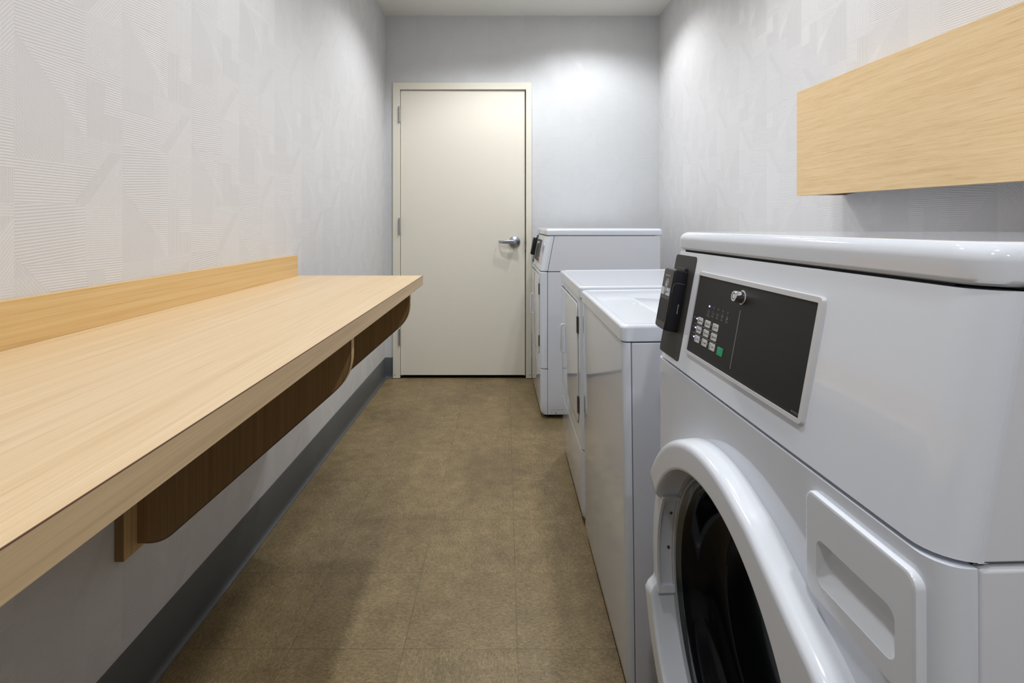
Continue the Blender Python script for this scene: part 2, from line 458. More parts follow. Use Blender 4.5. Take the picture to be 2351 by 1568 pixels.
# ------------------------------------------------------------------ wall box on the right
sh = tag(empty('boxed_shelf', (.980, 1.752, 0), (0, 0, 0)), 'long light oak boxed shelf fixed high on the right wall above the near washer', 'shelf')
def shelf():
    ya = -1.12; n = 1
    L = 1.9
    # runs from the far end towards the camera, drifting slightly to the wall and down
    def at(t, z):  # t metres along
        return (t*.0323, -t, z - t*.0110)
    bm = bmesh.new()
    rings = []
    for t in (0, L):
        (x, y, zb) = at(t, 1.233); zt = at(t, 1.581)[2]
        rings.append([(x, y, zb), (x+.019, y, zb), (x+.019, y, zt), (x, y, zt)])
    loft(bm, rings)
    mkobj('front_panel', bm, M['oak_shelf'], sh, bevel=.0006, seg=1)
    xw = XR-.980-.0005
    bm = bmesh.new()
    rings = []
    for t in (0.0005, L):
        (x, y, _) = at(t, 0); zt = at(t, 1.581)[2]
        rings.append([(x+.019, y, zt-.019), (xw, y, zt-.019), (xw, y, zt-.0006), (x+.019, y, zt-.0006)])
    loft(bm, rings)
    mkobj('top_panel', bm, M['oak_shelf'], sh, smooth=False)
    box('end_panel', .0195, xw, -.0195, -.0005, 1.235, 1.561, M['oak_shelf'], sh, smooth=False)
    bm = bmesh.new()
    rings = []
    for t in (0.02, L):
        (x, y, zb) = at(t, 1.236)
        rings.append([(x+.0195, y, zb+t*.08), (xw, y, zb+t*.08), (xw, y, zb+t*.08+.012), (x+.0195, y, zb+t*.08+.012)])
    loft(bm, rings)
    mkobj('underside_shade', bm, M['dark'], sh, smooth=False)  # black sheet stands in for the shade inside the hollow underside
shelf()

# ------------------------------------------------------------------ laundry machines
# local frame of every machine: x = depth into the machine, y = along the row (0 = side nearest the camera), z = up
def front_outline(d0, W, r, dback, n=8):
    "plan of a front shell with rounded outer corners, front at d0, ends at dback"
    pts = [(dback, 0)]
    for i in range(n+1):
        t = i/n*PI/2; pts.append((d0+r-r*math.sin(t), r-r*math.cos(t)))
    for i in range(n+1):
        t = i/n*PI/2; pts.append((d0+r-r*math.cos(t), W-r+r*math.sin(t)))
    pts.append((dback, W))
    return pts
def shell(name, W, z0, z1, mat, parent, r=.026, dback=.0295, off0=0, off1=0, bevel=.005, toe=0):
    bm = bmesh.new()
    r0 = [(x+off0, y, z0) for x, y in front_outline(0, W, r, dback)]
    r1 = [(x+off1, y, z1) for x, y in front_outline(0, W, r, dback)]
    rings = [r0, r1]
    if toe:
        rings = [[(x+(toe if x < dback-.002 else 0), y, z0) for x, y in front_outline(0, W, r, dback)],
                 [(x+(toe*.25 if x < dback-.002 else 0), y, z0+.012) for x, y in front_outline(0, W, r, dback)],
                 [(x, y, z0+.035) for x, y in front_outline(0, W, r, dback)], r1]
    loft(bm, rings)
    return mkobj(name, bm, mat, parent, bevel=bevel, seg=3, ang=50)
def side_box(bm, prof, y0, y1):
    "prism with a (depth, z) profile"
    loft(bm, [[(x, y0, z) for x, z in prof], [(x, y1, z) for x, z in prof]])
def text(name, body, size, mat, parent, loc, rot, sx=1.0, align='CENTER'):
    cu = bpy.data.curves.new(name, 'FONT'); cu.body = body; cu.size = size; cu.align_x = align; cu.align_y = 'CENTER'
    cu.resolution_u = 2; cu.extrude = .00008
    t = bpy.data.objects.new(name, cu); C.objects.link(t)
    dg = bpy.context.evaluated_depsgraph_get()
    me = bpy.data.meshes.new_from_object(t.evaluated_get(dg)); bpy.data.objects.remove(t)
    me.materials.clear(); me.materials.append(mat)
    o = bpy.data.objects.new(name, me); C.objects.link(o); o.parent = parent
    o.location = loc; o.rotation_euler = rot; o.scale = (sx, 1, 1)
    return o

def foot_set(root, W, D, x0=.05):
    for x in (x0, D-.07):
        for y in (.06, W-.06):
            bm = bmesh.new(); lathe(bm, [(.0, 0), (.022, 0), (.022, .010), (.008, .014), (.008, .03)], (x, y, .0042 if root.rotation_euler.x else 0), (0, 0, 1), 16, False, False)
            mkobj('foot', bm, M['reader'], root)

def commercial_top(root, W, D, zs, zl, zt, dl, s1=.0295, lid_over=.004):
    "slanted console shell, side panels, rounded lid"
    # console (slanted front), tall panels between body and lid
    con = shell('console', W, zs+.0022, zl-.0030, M['enamel'], root, r=.034, dback=s1, off0=.0006, off1=dl, bevel=.0045)
    k = dl/(zl-zs)
    bm = bmesh.new()
    side_box(bm, [(s1+.0016+.0006, zs+.0022), (D-.012, zs+.0022), (D-.012, zl-.003), (s1+.0016+dl, zl-.003)], .0003, W-.0003)
    mkobj('upper_panel', bm, M['enamel_side'], root, bevel=.0016, seg=2)
    # lid: rounded front corners in plan, big soft top edge
    bm = bmesh.new()
    def ring(g, z, r):
        return [(x, y, z) for x, y in plan(dl-lid_over+g, D-g, -.001+g, W+.001-g, r)]
    def plan(x0, x1, y0, y1, r, n=8):
        pts = []
        for cx, cy, s in ((x1-.006, y1-.006, 0), (x0+r, y1-r, 1), (x0+r, y0+r, 2), (x1-.006, y0+.006, 3)):
            rr = r if s in (1, 2) else .006
            for i in range(n+1):
                t = (s+i/n)*PI/2; pts.append((cx+rr*math.cos(t), cy+rr*math.sin(t)))
        return pts
    rings = [ring(.004, zl, .030), ring(.0005, zl+.0025, .033), ring(0, zl+.006, .034)]
    R = zt-zl-.016
    R = min(R, .015)
    for i in range(9):
        t = i/8*PI/2
        rings.append(ring(R*(1-math.cos(t)), zt-R*1.1+R*1.1*math.sin(t), .034))
    rings.append(ring(.040, zt+.0003, .03))
    loft(bm, rings)
    lid = weigh(mkobj('lid', bm, M['enamel'], root, sharp=50))
    return con, k

def console_frame(root, zs, dl, zl):
    "empty-less helper: returns function mapping (u, z, lift) on the slanted console to local coordinates and its tilt"
    k = dl/(zl-zs); th = math.atan(k)
    nx, nz = -math.cos(th), math.sin(th)
    def at(u, z, lift=0):
        x = .0006+k*(z-zs)+nx*lift
        return (x, u, z+nz*lift)
    return at, th
def plate(name, at, u0, u1, z0, z1, lift0, lift1, mat, parent, r=.004, bevel=.0006, n=5):
    bm = bmesh.new(); pts = rrect(u0, u1, z0, z1, r, n)
    loft(bm, [[at(u, z, lift0) for u, z in pts], [at(u, z, lift1) for u, z in pts]])
    return mkobj(name, bm, mat, parent, bevel=bevel, seg=2)
def ring_plate(name, at, o, i, lift0, lift1, mat, parent, ro=.006, ri=.002, slope=.002):
    bm = bmesh.new(); n = 5
    O = rrect(*o, ro, n); O2 = rrect(o[0]+slope, o[1]-slope, o[2]+slope, o[3]-slope, ro, n)
    I = rrect(*i, ri, n)
    rr = [[at(u, z, lift0) for u, z in O], [at(u, z, lift1) for u, z in O2], [at(u, z, lift1) for u, z in I], [at(u, z, lift0) for u, z in I]]
    vr = loft(bm, rr, False, False)
    nn = len(O)
    for j in range(nn):
        bm.faces.new((vr[-1][j], vr[-1][(j+1) % nn], vr[0][(j+1) % nn], vr[0][j]))
    return mkobj(name, bm, mat, parent, sharp=30)

def card_reader(root, at, u0, u1, z0, z1, full=True):
    kr = empty('card_reader'); kr.parent = root
    n = 3
    bm = bmesh.new(); r = .006
    P = lambda g, rr: rrect(u0+g, u1-g, z0+g, z1-g, rr, n)
    loft(bm, [[at(u, z, .002) for u, z in P(0, r)], [at(u, z, .024) for u, z in P(0, r)], [at(u, z, .0275) for u, z in P(.0022, r)]])
    body = mkobj('reader_body', bm, M['reader'], kr, sharp=25)
    plate('mounting_plate', at, u0+.004, u1-.004, z0+.006, z1+.0045, .001, .008, M['reader'], kr, .004)
    plate('face_plate', at, u0+.0028, u1-.0028, z0+.0028, z1-.0028, .0272, .0286, M['reader_face'], kr, .005)
    um = (u0+u1)/2
    plate('screen', at, u0+.0085, u1-.0085, z0+.017, z0+.058, .0282, .0288, M['screen'], kr, .001, 0)
    ring_plate('screen_rim', at, (u0+.0068, u1-.0068, z0+.0150, z0+.0600), (u0+.0085, u1-.0085, z0+.017, z0+.058), .0284, .0292, M['strip'], kr, .002, .001, .0004)
    if not full: return kr
    th = math.atan((at(0, 1)[0]-at(0, .9)[0])/.1)
    # sticker row under the tap symbol
    for a, b, c, d, m in ((.66, .98, 0, 1, 'sticker'), (.44, .62, .0, 1, 'grey_print'), (.24, .42, .52, 1, 'sticker'), (.02, .24, .40, 1, 'sticker_blue'), (.02, .42, .0, .36, 'sticker')):
        wdt = u1-u0-.008; hh = .0145; zz = z0+.066
        plate('sticker', at, u0+.004+a*wdt, u0+.004+b*wdt, zz+c*hh, zz+d*hh, .0284, .0289, M[m], kr, .0004, 0, 2)
    wdt = u1-u0-.008
    plate('sticker', at, u0+.004+.50*wdt, u0+.004+.56*wdt, z0+.072, z0+.0788, .0288, .0292, M['white_print'], kr, .0006, 0, 2)
    rot = (PI/2-th, 0, -PI/2)
    text('lettering', 'KIOSOFT', .0048, M['white_print'], kr, at(um-.001, z1-.0155, .0290), (PI/2, 0, -PI/2), 1.35)
    # contactless symbol: ring with a card hand and waves
    bm = bmesh.new()
    uc, zc = um, z1-.030
    def arc(r, a0, a1, wd, m=20):
        pts = [(uc+r*math.cos(a0+(a1-a0)*i/m), zc+r*math.sin(a0+(a1-a0)*i/m)) for i in range(m+1)]
        pti = [(uc+(r-wd)*math.cos(a0+(a1-a0)*i/m), zc+(r-wd)*math.sin(a0+(a1-a0)*i/m)) for i in range(m+1)]
        rr = [[at(*a, .0285), at(*a, .0290), at(*b, .0290), at(*b, .0285)] for a, b in zip(pts, pti)]
        loft(bm, rr)
    arc(.0085, 0, 2*PI*.999, .0009, 32); arc(.0062, -PI/3-PI/2, PI/3-PI/2, .0008); arc(.0045, -PI/3-PI/2+.3, PI/3-PI/2+.3, .0008)
    add = rrect(uc-.0018, uc+.0030, zc-.0028, zc+.0048, .0014, 3)
    loft(bm, [[at(u, z, .0285) for u, z in add], [at(u, z, .0290) for u, z in add]])
    mkobj('tap_symbol', bm, M['white_print'], kr, smooth=False)
    # light seam line down the near side of the body
    bm = bmesh.new()
    path = [(.0265, z1-.045), (.0262, z1-.036), (.0248, z1-.030), (.0215, z1-.0265), (.017, z1-.0258), (.004, z1-.0258)]
    rr = []
    for lift, z in path:
        rr.append([at(u0-.0005, z-.0003, lift), at(u0-.0005, z+.0003, lift), at(u0+.0004, z+.0003, lift), at(u0+.0004, z-.0003, lift)])
    loft(bm, rr)
    mkobj('side_seam', bm, M['grey_print'], kr, smooth=False)
    bm = bmesh.new()
    for dz in ((0),):
        rr = [[at(u0-.0006, z0+.036+t*.018, .009-.002*abs(t-.5)), at(u0-.0006, z0+.036+t*.018, .0105-.002*abs(t-.5)), at(u0+.0004, z0+.036+t*.018, .0105), at(u0+.0004, z0+.036+t*.018, .009)] for t in (0, .33, .66, 1)]
        loft(bm, rr)
    mkobj('side_catch', bm, M['grey_print'], kr, smooth=False)
    bm = bmesh.new(); p = at(u0+.018+.02, z0+.0625, .029); tube(bm, p, at(u0+.038, z0+.0625, .0294), .0009, n=8)
    mkobj('status_light', bm, plain('amber_light', srgb(150, 160, 50), .4), kr)
    return kr

def control_panel(root, at, washer=True):
    cp = empty('control_panel'); cp.parent = root
    ring_plate('bezel', at, (.1885, .5415, .9085, 1.0595), (.1972, .5373, .9156, 1.0507), -.0015, .0042, M['bezel'], cp, .006, .0015, .0022)
    plate('panel_face', at, .1965, .5380, .9150, 1.0513, -.001, .0024, M['black_panel'] if washer else M['strip'], cp, .001, 0)
    L = .0026
    th = math.atan((at(0, 1)[0]-at(0, .9)[0])/.1)
    rot = (PI/2, 0, -PI/2)
    def rect(bm, u0, u1, z0, z1, l0=.0022, l1=.0027):
        pts = [(u0, z0), (u1, z0), (u1, z1), (u0, z1)]
        loft(bm, [[at(u, z, l0) for u, z in pts], [at(u, z, l1) for u, z in pts]])
    if washer:
        bm = bmesh.new()
        for u_t, u_b in ((.3755, .3712),):
            rect(bm, .3728, .3742, .926, 1.014)
        mkobj('divider_line', bm, M['grey_print'], cp, smooth=False)
        rows = (.9742, .9585, .9426); cols = (.5028, .4728, .4428)
        names = (('REGULAR', 'DELUXE', 'ULTRA'), ('NORMAL', 'SYNTHETICS', 'DELICATE'), ('COLD', 'WARM', 'HOT'))
        for i, z in enumerate(rows):
            for j, u in enumerate(cols):
                b = plate('button', at, u-.0102, u+.0102, z-.0058, z+.0058, .002, .0032, M['button'], cp, .0018, .0004, 3)
                tx = text('lettering', names[i][j], .0030 if len(names[i][j]) < 9 else .0024, M['dark_print'], b, at(u-.0028, z-.0002, .0034), rot, 1.0)
                bm = bmesh.new()
                if i < 2:      # small tub pictogram
                    rect(bm, u+.0042, u+.0046, z-.0030, z+.0030, .0031, .0034); rect(bm, u+.0042, u+.0072, z-.0031, z-.0026, .0031, .0034)
                    rect(bm, u+.0068, u+.0072, z-.0030, z+.0020, .0031, .0034)
                else:          # thermometer
                    rect(bm, u+.0055, u+.0062, z-.0030, z+.0040, .0031, .0034)
                    rect(bm, u+.0049, u+.0068, z-.0040, z-.0022, .0031, .0034)
                mkobj('pictogram', bm, M['dark_print'], b, smooth=False)
        g = plate('start_button', at, .4040, .4235, .9352, .9482, .002, .0032, M['green'], cp, .002, .0004, 3)
        text('lettering', 'START', .0032, plain('pale_green_print', srgb(140, 205, 180), .5), g, at(.4138, .9448, .0034), rot)
        bm = bmesh.new()
        for (u, v) in ((0, 0),):
            m = 16
            rr = []
            for i in range(m+1):
                a = 2*PI*i/m
                rr.append([at(.4138+r*math.cos(a), .9396+r*.9*math.sin(a), l) for r, l in ((.0020, .0031), (.0020, .0034), (.0015, .0034), (.0015, .0031))])
            loft(bm, rr, False, False)
        mkobj('pictogram', bm, plain('pale_green_mark', srgb(70, 180, 140), .5), g, smooth=False)
        for z, lb, du in ((rows[0], 'Wash', 0), (rows[1], 'Cycle', 0), (rows[2], 'Temp', 0)):
            text('row_lettering', lb, .0038, M['grey_print'], cp, at(.5262, z+.002, L), rot, .9)
            for u, on in ((.5172, True), (.4888, False), (.4588, False)):
                bm = bmesh.new()
                zc = z+.0015
                p = at(u, zc, .0024)
                if on:
                    lathe(bm, [(.0016, 0), (.0016, .0006), (0, .0009)], p, Vector(at(u, zc, 1))-Vector(at(u, zc, 0)), 14, False, False)
                    mkobj('indicator_light', bm, M['led'], cp)
                    bm = bmesh.new(); lathe(bm, [(.0008, .0007), (.0008, .0011), (0, .0012)], p, Vector(at(u, zc, 1))-Vector(at(u, zc, 0)), 10, False, False)
                    mkobj('indicator_light', bm, M['led_core'], cp)
                else:
                    rect(bm, u-.0007, u+.0007, zc-.0016, zc+.0016); mkobj('indicator_light', bm, M['grey_print'], cp, smooth=False)
        bm = bmesh.new(); rect(bm, .4327, .4341, .9412, .9444); mkobj('indicator_light', bm, M['grey_print'], cp, smooth=False)
        bm = bmesh.new()
        rect(bm, .4310, .5230, (rows[0]+rows[1])/2-.0004, (rows[0]+rows[1])/2+.0004); rect(bm, .4310, .5270, (rows[1]+rows[2])/2-.0004, (rows[1]+rows[2])/2+.0004)
        mkobj('row_lines', bm, M['grey_print'], cp, smooth=False)
        labs = ('USE\nDETERGENT', 'WASH', 'RINSE', 'SPIN', 'DONE')
        labs = ('WASH\nCOMPLETE', 'WASH', 'RINSE', 'SPIN', 'DOOR')
        for (u, lb) in zip((.4772, .4602, .4435, .4268, .4100), labs):
            bm = bmesh.new()
            if u > .47:
                n_ = Vector(at(u, 1.003, 1))-Vector(at(u, 1.003, 0))
                lathe(bm, [(.0016, 0), (.0016, .0006), (0, .0009)], at(u, 1.0035, .0024), n_, 14, False, False); mkobj('indicator_light', bm, M['led'], cp)
                bm = bmesh.new(); lathe(bm, [(.0008, .0007), (.0008, .0011), (0, .0012)], at(u, 1.0035, .0024), n_, 10, False, False); mkobj('indicator_light', bm, M['led_core'], cp)
            else:
                rect(bm, u-.0007, u+.0007, 1.0018, 1.005); mkobj('indicator_light', bm, M['grey_print'], cp, smooth=False)
            bm = bmesh.new()
            if lb == 'SPIN':
                rr = []
                for i in range(17):
                    a = 2*PI*i/16
                    rr.append([at(u+r*math.cos(a), .9950+r*math.sin(a), l) for r, l in ((.0032, .0022), (.0032, .0026), (.0027, .0026), (.0027, .0022))])
                loft(bm, rr, False, False); rect(bm, u-.0009, u+.0009, .9941, .9959)
            elif lb == 'DOOR':
                rect(bm, u-.0017, u+.0017, .9920, .9952); rect(bm, u-.0014, u-.0009, .9952, .9982); rect(bm, u+.0009, u+.0014, .9952, .9982); rect(bm, u-.0014, u+.0014, .9978, .9983)
            else:
                rect(bm, u-.0032, u-.0028, .9925, .9978); rect(bm, u+.0028, u+.0032, .9925, .9978); rect(bm, u-.0030, u+.0030, .9922, .9927)
                if lb != 'WASH': rect(bm, u-.0016, u+.0016, .9950, .9954)
            mkobj('pictogram', bm, M['grey_print'], cp, smooth=False)
            text('lettering', lb, .0034, M['grey_print'], cp, at(u, .9888 if '\n' not in lb else .9872, L), rot, .95)
        text('lettering', 'W1070226', .0036, M['grey_print'], cp, at(.2060, .9195, L), rot)
    else:
        bm = bmesh.new(); rect(bm, .27, .275, .955, 1.0); mkobj('divider_line', bm, M['white_print'], cp, smooth=False)
        bm = bmesh.new(); rect(bm, .25, .30, .930, .944); mkobj('price_mark', bm, M['orange'], cp, smooth=False)
        bm = bmesh.new(); rect(bm, .40, .43, .99, 1.005); rect(bm, .40, .43, .97, .98); mkobj('button', bm, M['reader'], cp, smooth=False)
    # tubular key lock
    bm = bmesh.new(); uc, zc = (.3740, 1.0325) if washer else (.36, 1.028)
    p = at(uc, zc, .0024); ax = Vector(at(uc, zc, 1))-Vector(at(uc, zc, 0))
    lathe(bm, [(.0112, -.001), (.0112, .0012), (.0105, .0016), (.0094, .0016), (.0082, .0135), (.0076, .0142), (.0052, .0142), (.0052, .0128), (.0040, .0128), (.0040, .0140), (0, .0140)], p, ax, 36, False, False)
    lk = mkobj('lock', bm, M['chrome'], cp, sharp=30)
    bm = bmesh.new(); lathe(bm, [(.0051, .0131), (.0041, .0131)], p, ax, 24, False, False)
    mkobj('keyway', bm, M['dark'], lk, smooth=False)
    return cp

def upper_core(root, W, D, zs, zl, dl, s1):
    bm = bmesh.new()
    side_box(bm, [(s1-.004, zs-.002), (D-.03, zs-.002), (D-.03, zl+.004), (s1-.004+dl, zl+.004), (.006+dl, zl+.004), (.006+dl, zl-.006), (s1-.006+dl, zl-.008)], .038, W-.038)
    mkobj('upper_dark_core', bm, M['dark'], root, smooth=False)  # black filler, paints the shade in the gaps round console and lid
def machine_core(root, W, D, z0, z1):
    box('dark_core', .036, D-.03, .008, W-.008, z0, z1, M['dark'], root, smooth=False)  # black core, puts the shade of the panel gaps into colour

# ---- near front-loading washer
def near_washer():
    W, D, zs, zl, zt, dl = .686, .72, .8732, 1.0922, 1.1285, .0412
    root = empty('front_load_washer', (.3434, .4099-.0047, .0), (-math.radians(.313), 0, math.radians(2.032)))
    tag(root, 'white front-loading washer nearest the camera with black control panel and round glass door', 'washer', 'white laundry machines along the right wall')
    con, k = commercial_top(root, W, D, zs, zl, zt, dl, lid_over=.0015)
    at, th = console_frame(root, zs, dl, zl)
    control_panel(root, at)
    plate('side_strip', at, .5695, .6741, .885, 1.082, -.001, .0012, M['strip'], root, .007, .0004)
    text('strip_lettering', 'MAT14', .0034, M['grey_print'], root, at(.580, .8895, .0015), (PI/2, 0, -PI/2))
    card_reader(root, at, .596, .652, .9335, 1.0525)
    # body shell with the door opening cut out
    body = shell('front_shell', W, .022, zs-.0022, M['enamel'], root, r=.026, bevel=.0085, toe=.012)
    bake(body)
    core = box('dark_core', .0300, D-.03, .008, W-.008, .03, zs, M['dark'], root, smooth=False)  # black core so the panel gaps are painted dark
    upper_core(root, W, D, zs, zl, dl, .0305)
    cu, cz = .372, .498
    def cyl(r, x0, x1, n=96):
        b = bmesh.new(); lathe(b, [(r, x0), (r, x1)], (0, cu, cz), (1, 0, 0), n)
        o = mkobj('cutter', b, M['dark'], root); return o
    cut(body, cyl(.270, -.05, .10)); cut(core, cyl(.248, -.05, .30))
    for f in body.data.polygons: f.use_smooth = True
    body.data.set_sharp_from_angle(angle=math.radians(40))
    bm = bmesh.new()
    side_box(bm, [(.0311, .03), (D-.012, .03), (D-.012, zs-.0022), (.0311, zs-.0022)], .0003, W-.0003)
    cab = mkobj('side_panel', bm, M['enamel_side'], root, bevel=.0045, seg=3); bake(cab)
    cut(cab, cyl(.2485, -.05, .32))
    for f in cab.data.polygons: f.use_smooth = True
    cab.data.set_sharp_from_angle(angle=math.radians(40)); weigh(cab)
    # ---- door
    door = empty('door', (0, cu, cz)); door.parent = root
    N = 192
    lobe = [(.252-cu, .779-cz), (.202-cu, .754-cz), (.145-cu, .7235-cz), (.094-cu, .699-cz), (.066-cu, .672-cz), (.052-cu, .635-cz), (.045-cu, .56-cz), (.043-cu, 0)]
    lobe = lobe+[(a, -b) for a, b in lobe[-2::-1]]
    def Rout(phi):
        R = .302; dx, dz = math.cos(phi), math.sin(phi); best = R
        for (a, b), (c, d) in zip(lobe, lobe[1:]):
            ex, ez = c-a, d-b; det = dx*(-ez)+dz*ex
            if abs(det) < 1e-9: continue
            t = (a*(-ez)+b*ex)/det; s = (dx*b-dz*a)/det
            if -1e-6 <= s <= 1+1e-6 and t > 0: best = max(best, t)
        return best
    def sm(x): x = min(1, max(0, x)); return x*x*(3-2*x)
    Rr = [Rout(2*PI*i/N) for i in range(N)]
    for _ in range(3): Rr = [(Rr[i-1]+2*Rr[i]+Rr[(i+1) % N])/4 for i in range(N)]
    grid = []
    for i in range(N):
        phi = 2*PI*i/N; deg = (math.degrees(phi)+180) % 360-180
        R = Rr[i]
        up = (deg+16)/3.2; dn = (31-deg)/2.6
        nf = min(1, max(0, min(up, dn)))                                # 1 inside the grip notch
        Ri = .2520
        prof0 = [(R, .0005), (R, -.003), (R-.0020, -.024), (R-.0030, -.0290), (R-.0055, -.0330), (R-.0090, -.0355), (R-.0135, -.0364), (R-.0160, -.0365),
                 (Ri+.0055, -.0365), (Ri+.0035, -.0364), (Ri+.001, -.0352), (Ri, -.0325), (Ri-.0005, -.028), (Ri-.0015, .012)]
        prof1 = [(R, .0005), (R, -.003), (R-.0015, -.0085), (R-.0030, -.0110), (R-.0060, -.0135), (R-.0100, -.0155), (R-.0150, -.0172), (R-.0200, -.0186),
                 (Ri+.0055, -.0225), (Ri+.0035, -.0227), (Ri+.001, -.0222), (Ri, -.0205), (Ri-.0005, -.018), (Ri-.0015, .012)]
        prof = [(a[0]*(1-nf)+b[0]*nf, a[1]*(1-nf)+b[1]*nf) for a, b in zip(prof0, prof1)]
        grid.append([(x, r*math.cos(phi), r*math.sin(phi)) for r, x in prof])
    rings = [[grid[i][k] for i in range(N)] for k in range(len(grid[0]))]
    bm = bmesh.new(); loft(bm, rings, False, False)
    weigh(mkobj('door_ring', bm, M['plastic'], door, sharp=38))
    # grip recess on the far side: frame standing on the inner wall, with two screws
    hnd = empty('handle'); hnd.parent = door
    def wallpt(zz, inset, x):
        r = .2508-inset; return (x, math.sqrt(max(r*r-zz*zz, 0)), zz)
    zA, zB = -.070, .128
    def patch(bm, z0, z1, x0, x1, i0, i1, m=10):
        rr = []
        for j in range(m+1):
            z = z0+(z1-z0)*j/m
            rr.append([wallpt(z, i0, x0), wallpt(z, i1, x0), wallpt(z, i1, x1), wallpt(z, i0, x1)])
        loft(bm, rr)
    bm = bmesh.new()
    patch(bm, zA, zB, -.0235, -.0175, -.001, .007); patch(bm, zA, zB, .0085, .0145, -.001, .007)
    patch(bm, zA, zA+.013, -.0176, .0086, -.001, .007, 2); patch(bm, zB-.010, zB, -.0176, .0086, -.001, .007, 2)
    mkobj('grip_frame', bm, M['plastic'], hnd, bevel=.001, seg=2, ang=50)
    bm = bmesh.new(); patch(bm, zA+.012, zB-.009, -.0172, .009, -.0005, .0012)
    mkobj('grip_well', bm, M['enamel_side'], hnd)
    for z in (.085, .010):
        bm = bmesh.new(); q = wallpt(z, .001, .001); lathe(bm, [(.0032, 0), (.0030, .0018), (.0012, .0022), (.0012, .0012), (0, .0012)], q, (0, -1, 0), 16, False, False)
        mkobj('screw', bm, M['hinge'], hnd)
    # glass rim: ridges, then dark bowl
    bm = bmesh.new()
    lathe(bm, [(.2506, .010), (.2490, .0075), (.2462, .0075), (.2450, .0115), (.2440, .0125), (.2415, .0085), (.2380, .0080), (.2362, .0130)], (0, 0, 0), (1, 0, 0), 128, False, False)
    mkobj('rim', bm, M['gasket'], door, sharp=60)
    bm = bmesh.new()
    lathe(bm, [(.2364, .0128), (.2345, .0100), (.2310, .0092), (.2275, .0130), (.2255, .0180)], (0, 0, 0), (1, 0, 0), 128, False, False)
    mkobj('inner_rim', bm, M['gasket_dark'], door, sharp=60)
    bm = bmesh.new()
    prof = [(.2258, .0178), (.2215, .0200), (.2165, .0300), (.2120, .0460), (.2060, .0620), (.1950, .0740), (.1700, .0830), (.1300, .0880), (.07, .0900), (0, .0905)]
    lathe(bm, prof, (0, 0, 0), (1, 0, 0), 128, False, False)
    mkobj('glass_bowl', bm, M['glass'], door, sharp=60)
    bm = bmesh.new(); lathe(bm, [(.2475, .0140), (.2475, .24), (0, .25)], (0, 0, 0), (1, 0, 0), 64, False, False)
    mkobj('drum', bm, M['drum'], door)
    # ---- detergent drawer
    dp = empty('detergent_drawer'); dp.parent = root
    bm = bmesh.new()
    pts = rrect(.0165, .1650, .7430, .8550, .0125, 6)
    pts2 = rrect(.0175, .1640, .7440, .8540, .0120, 6); pts3 = rrect(.0205, .1610, .7470, .8510, .0105, 6)
    loft(bm, [[(.004, u, z) for u, z in pts], [(-.0040, u, z) for u, z in pts], [(-.0062, u, z) for u, z in pts2], [(-.0074, u, z) for u, z in pts3]])
    dr_ = mkobj('drawer_front', bm, M['plastic'], dp, sharp=60)
    # finger pocket: deep at the top, ramping out to the lower edge
    bm = bmesh.new()
    a = rrect(.0385, .1450, .7640, .8110, .010, 5); b = rrect(.0415, .1420, .7760, .8100, .008, 5); c = rrect(.047, .136, .7900, .8080, .006, 5)
    loft(bm, [[(-.02, u, z) for u, z in a], [(-.0070, u, z) for u, z in a], [(-.0020, u, z) for u, z in b], [(.0028, u, z) for u, z in c]])
    ctr = mkobj('cutter', bm, M['plastic'], dp)
    # deepen the drawer so that the pocket fits, and open the shell behind it
    bmk = bmesh.new(); pk = rrect(.030, .153, .755, .822, .008, 4)
    bm2 = bmesh.new()
    loft(bm2, [[(-.05, u, z) for u, z in pk], [(.027, u, z) for u, z in pk]])
    cut(body, mkobj('cutter', bm2, M['dark'], root))
    bmk.free()
    cut(dr_, ctr)
    bm = bmesh.new()
    a = rrect(.0385, .1450, .7640, .8110, .010, 6); am = rrect(.0400, .1435, .7690, .8135, .010, 6); b = rrect(.0430, .1405, .7820, .8155, .010, 6); c = rrect(.050, .134, .7960, .8140, .008, 6)
    loft(bm, [[(-.0070, u, z) for u, z in a], [(.000, u, z) for u, z in am], [(.016, u, z) for u, z in b], [(.0245, u, z) for u, z in c]], False, True)
    mkobj('finger_pocket', bm, M['plastic'], dp, sharp=70)
    for f in dr_.data.polygons: f.use_smooth = True
    dr_.data.set_sharp_from_angle(angle=math.radians(35))
    for f in body.data.polygons: f.use_smooth = True
    body.data.set_sharp_from_angle(angle=math.radians(40)); weigh(body); weigh(dr_)
    foot_set(root, W, D)
    return root
near_washer()

def plain_lid(root, W, D, z0, z1, over=.003, r=.014, flat=True):
    bm = bmesh.new()
    def ring(g, z, rr=.016):
        return [(x, y, z) for x, y in rrect(-over+g, D-g, -over+.002+g, W+over-.002-g, rr, 6)]
    rings = [ring(.003, z0), ring(.0004, z0+.002), ring(0, z0+.005)]
    R = .009
    for i in range(7):
        t = i/6*PI/2
        rings.append(ring(R*(1-math.cos(t)), z1-R+R*math.sin(t)))
    if flat:
        rings += [ring(.019, z1), ring(.0215, z1-.0012)]
    loft(bm, rings)
    return weigh(mkobj('top_panel', bm, M['enamel'], root, sharp=50))

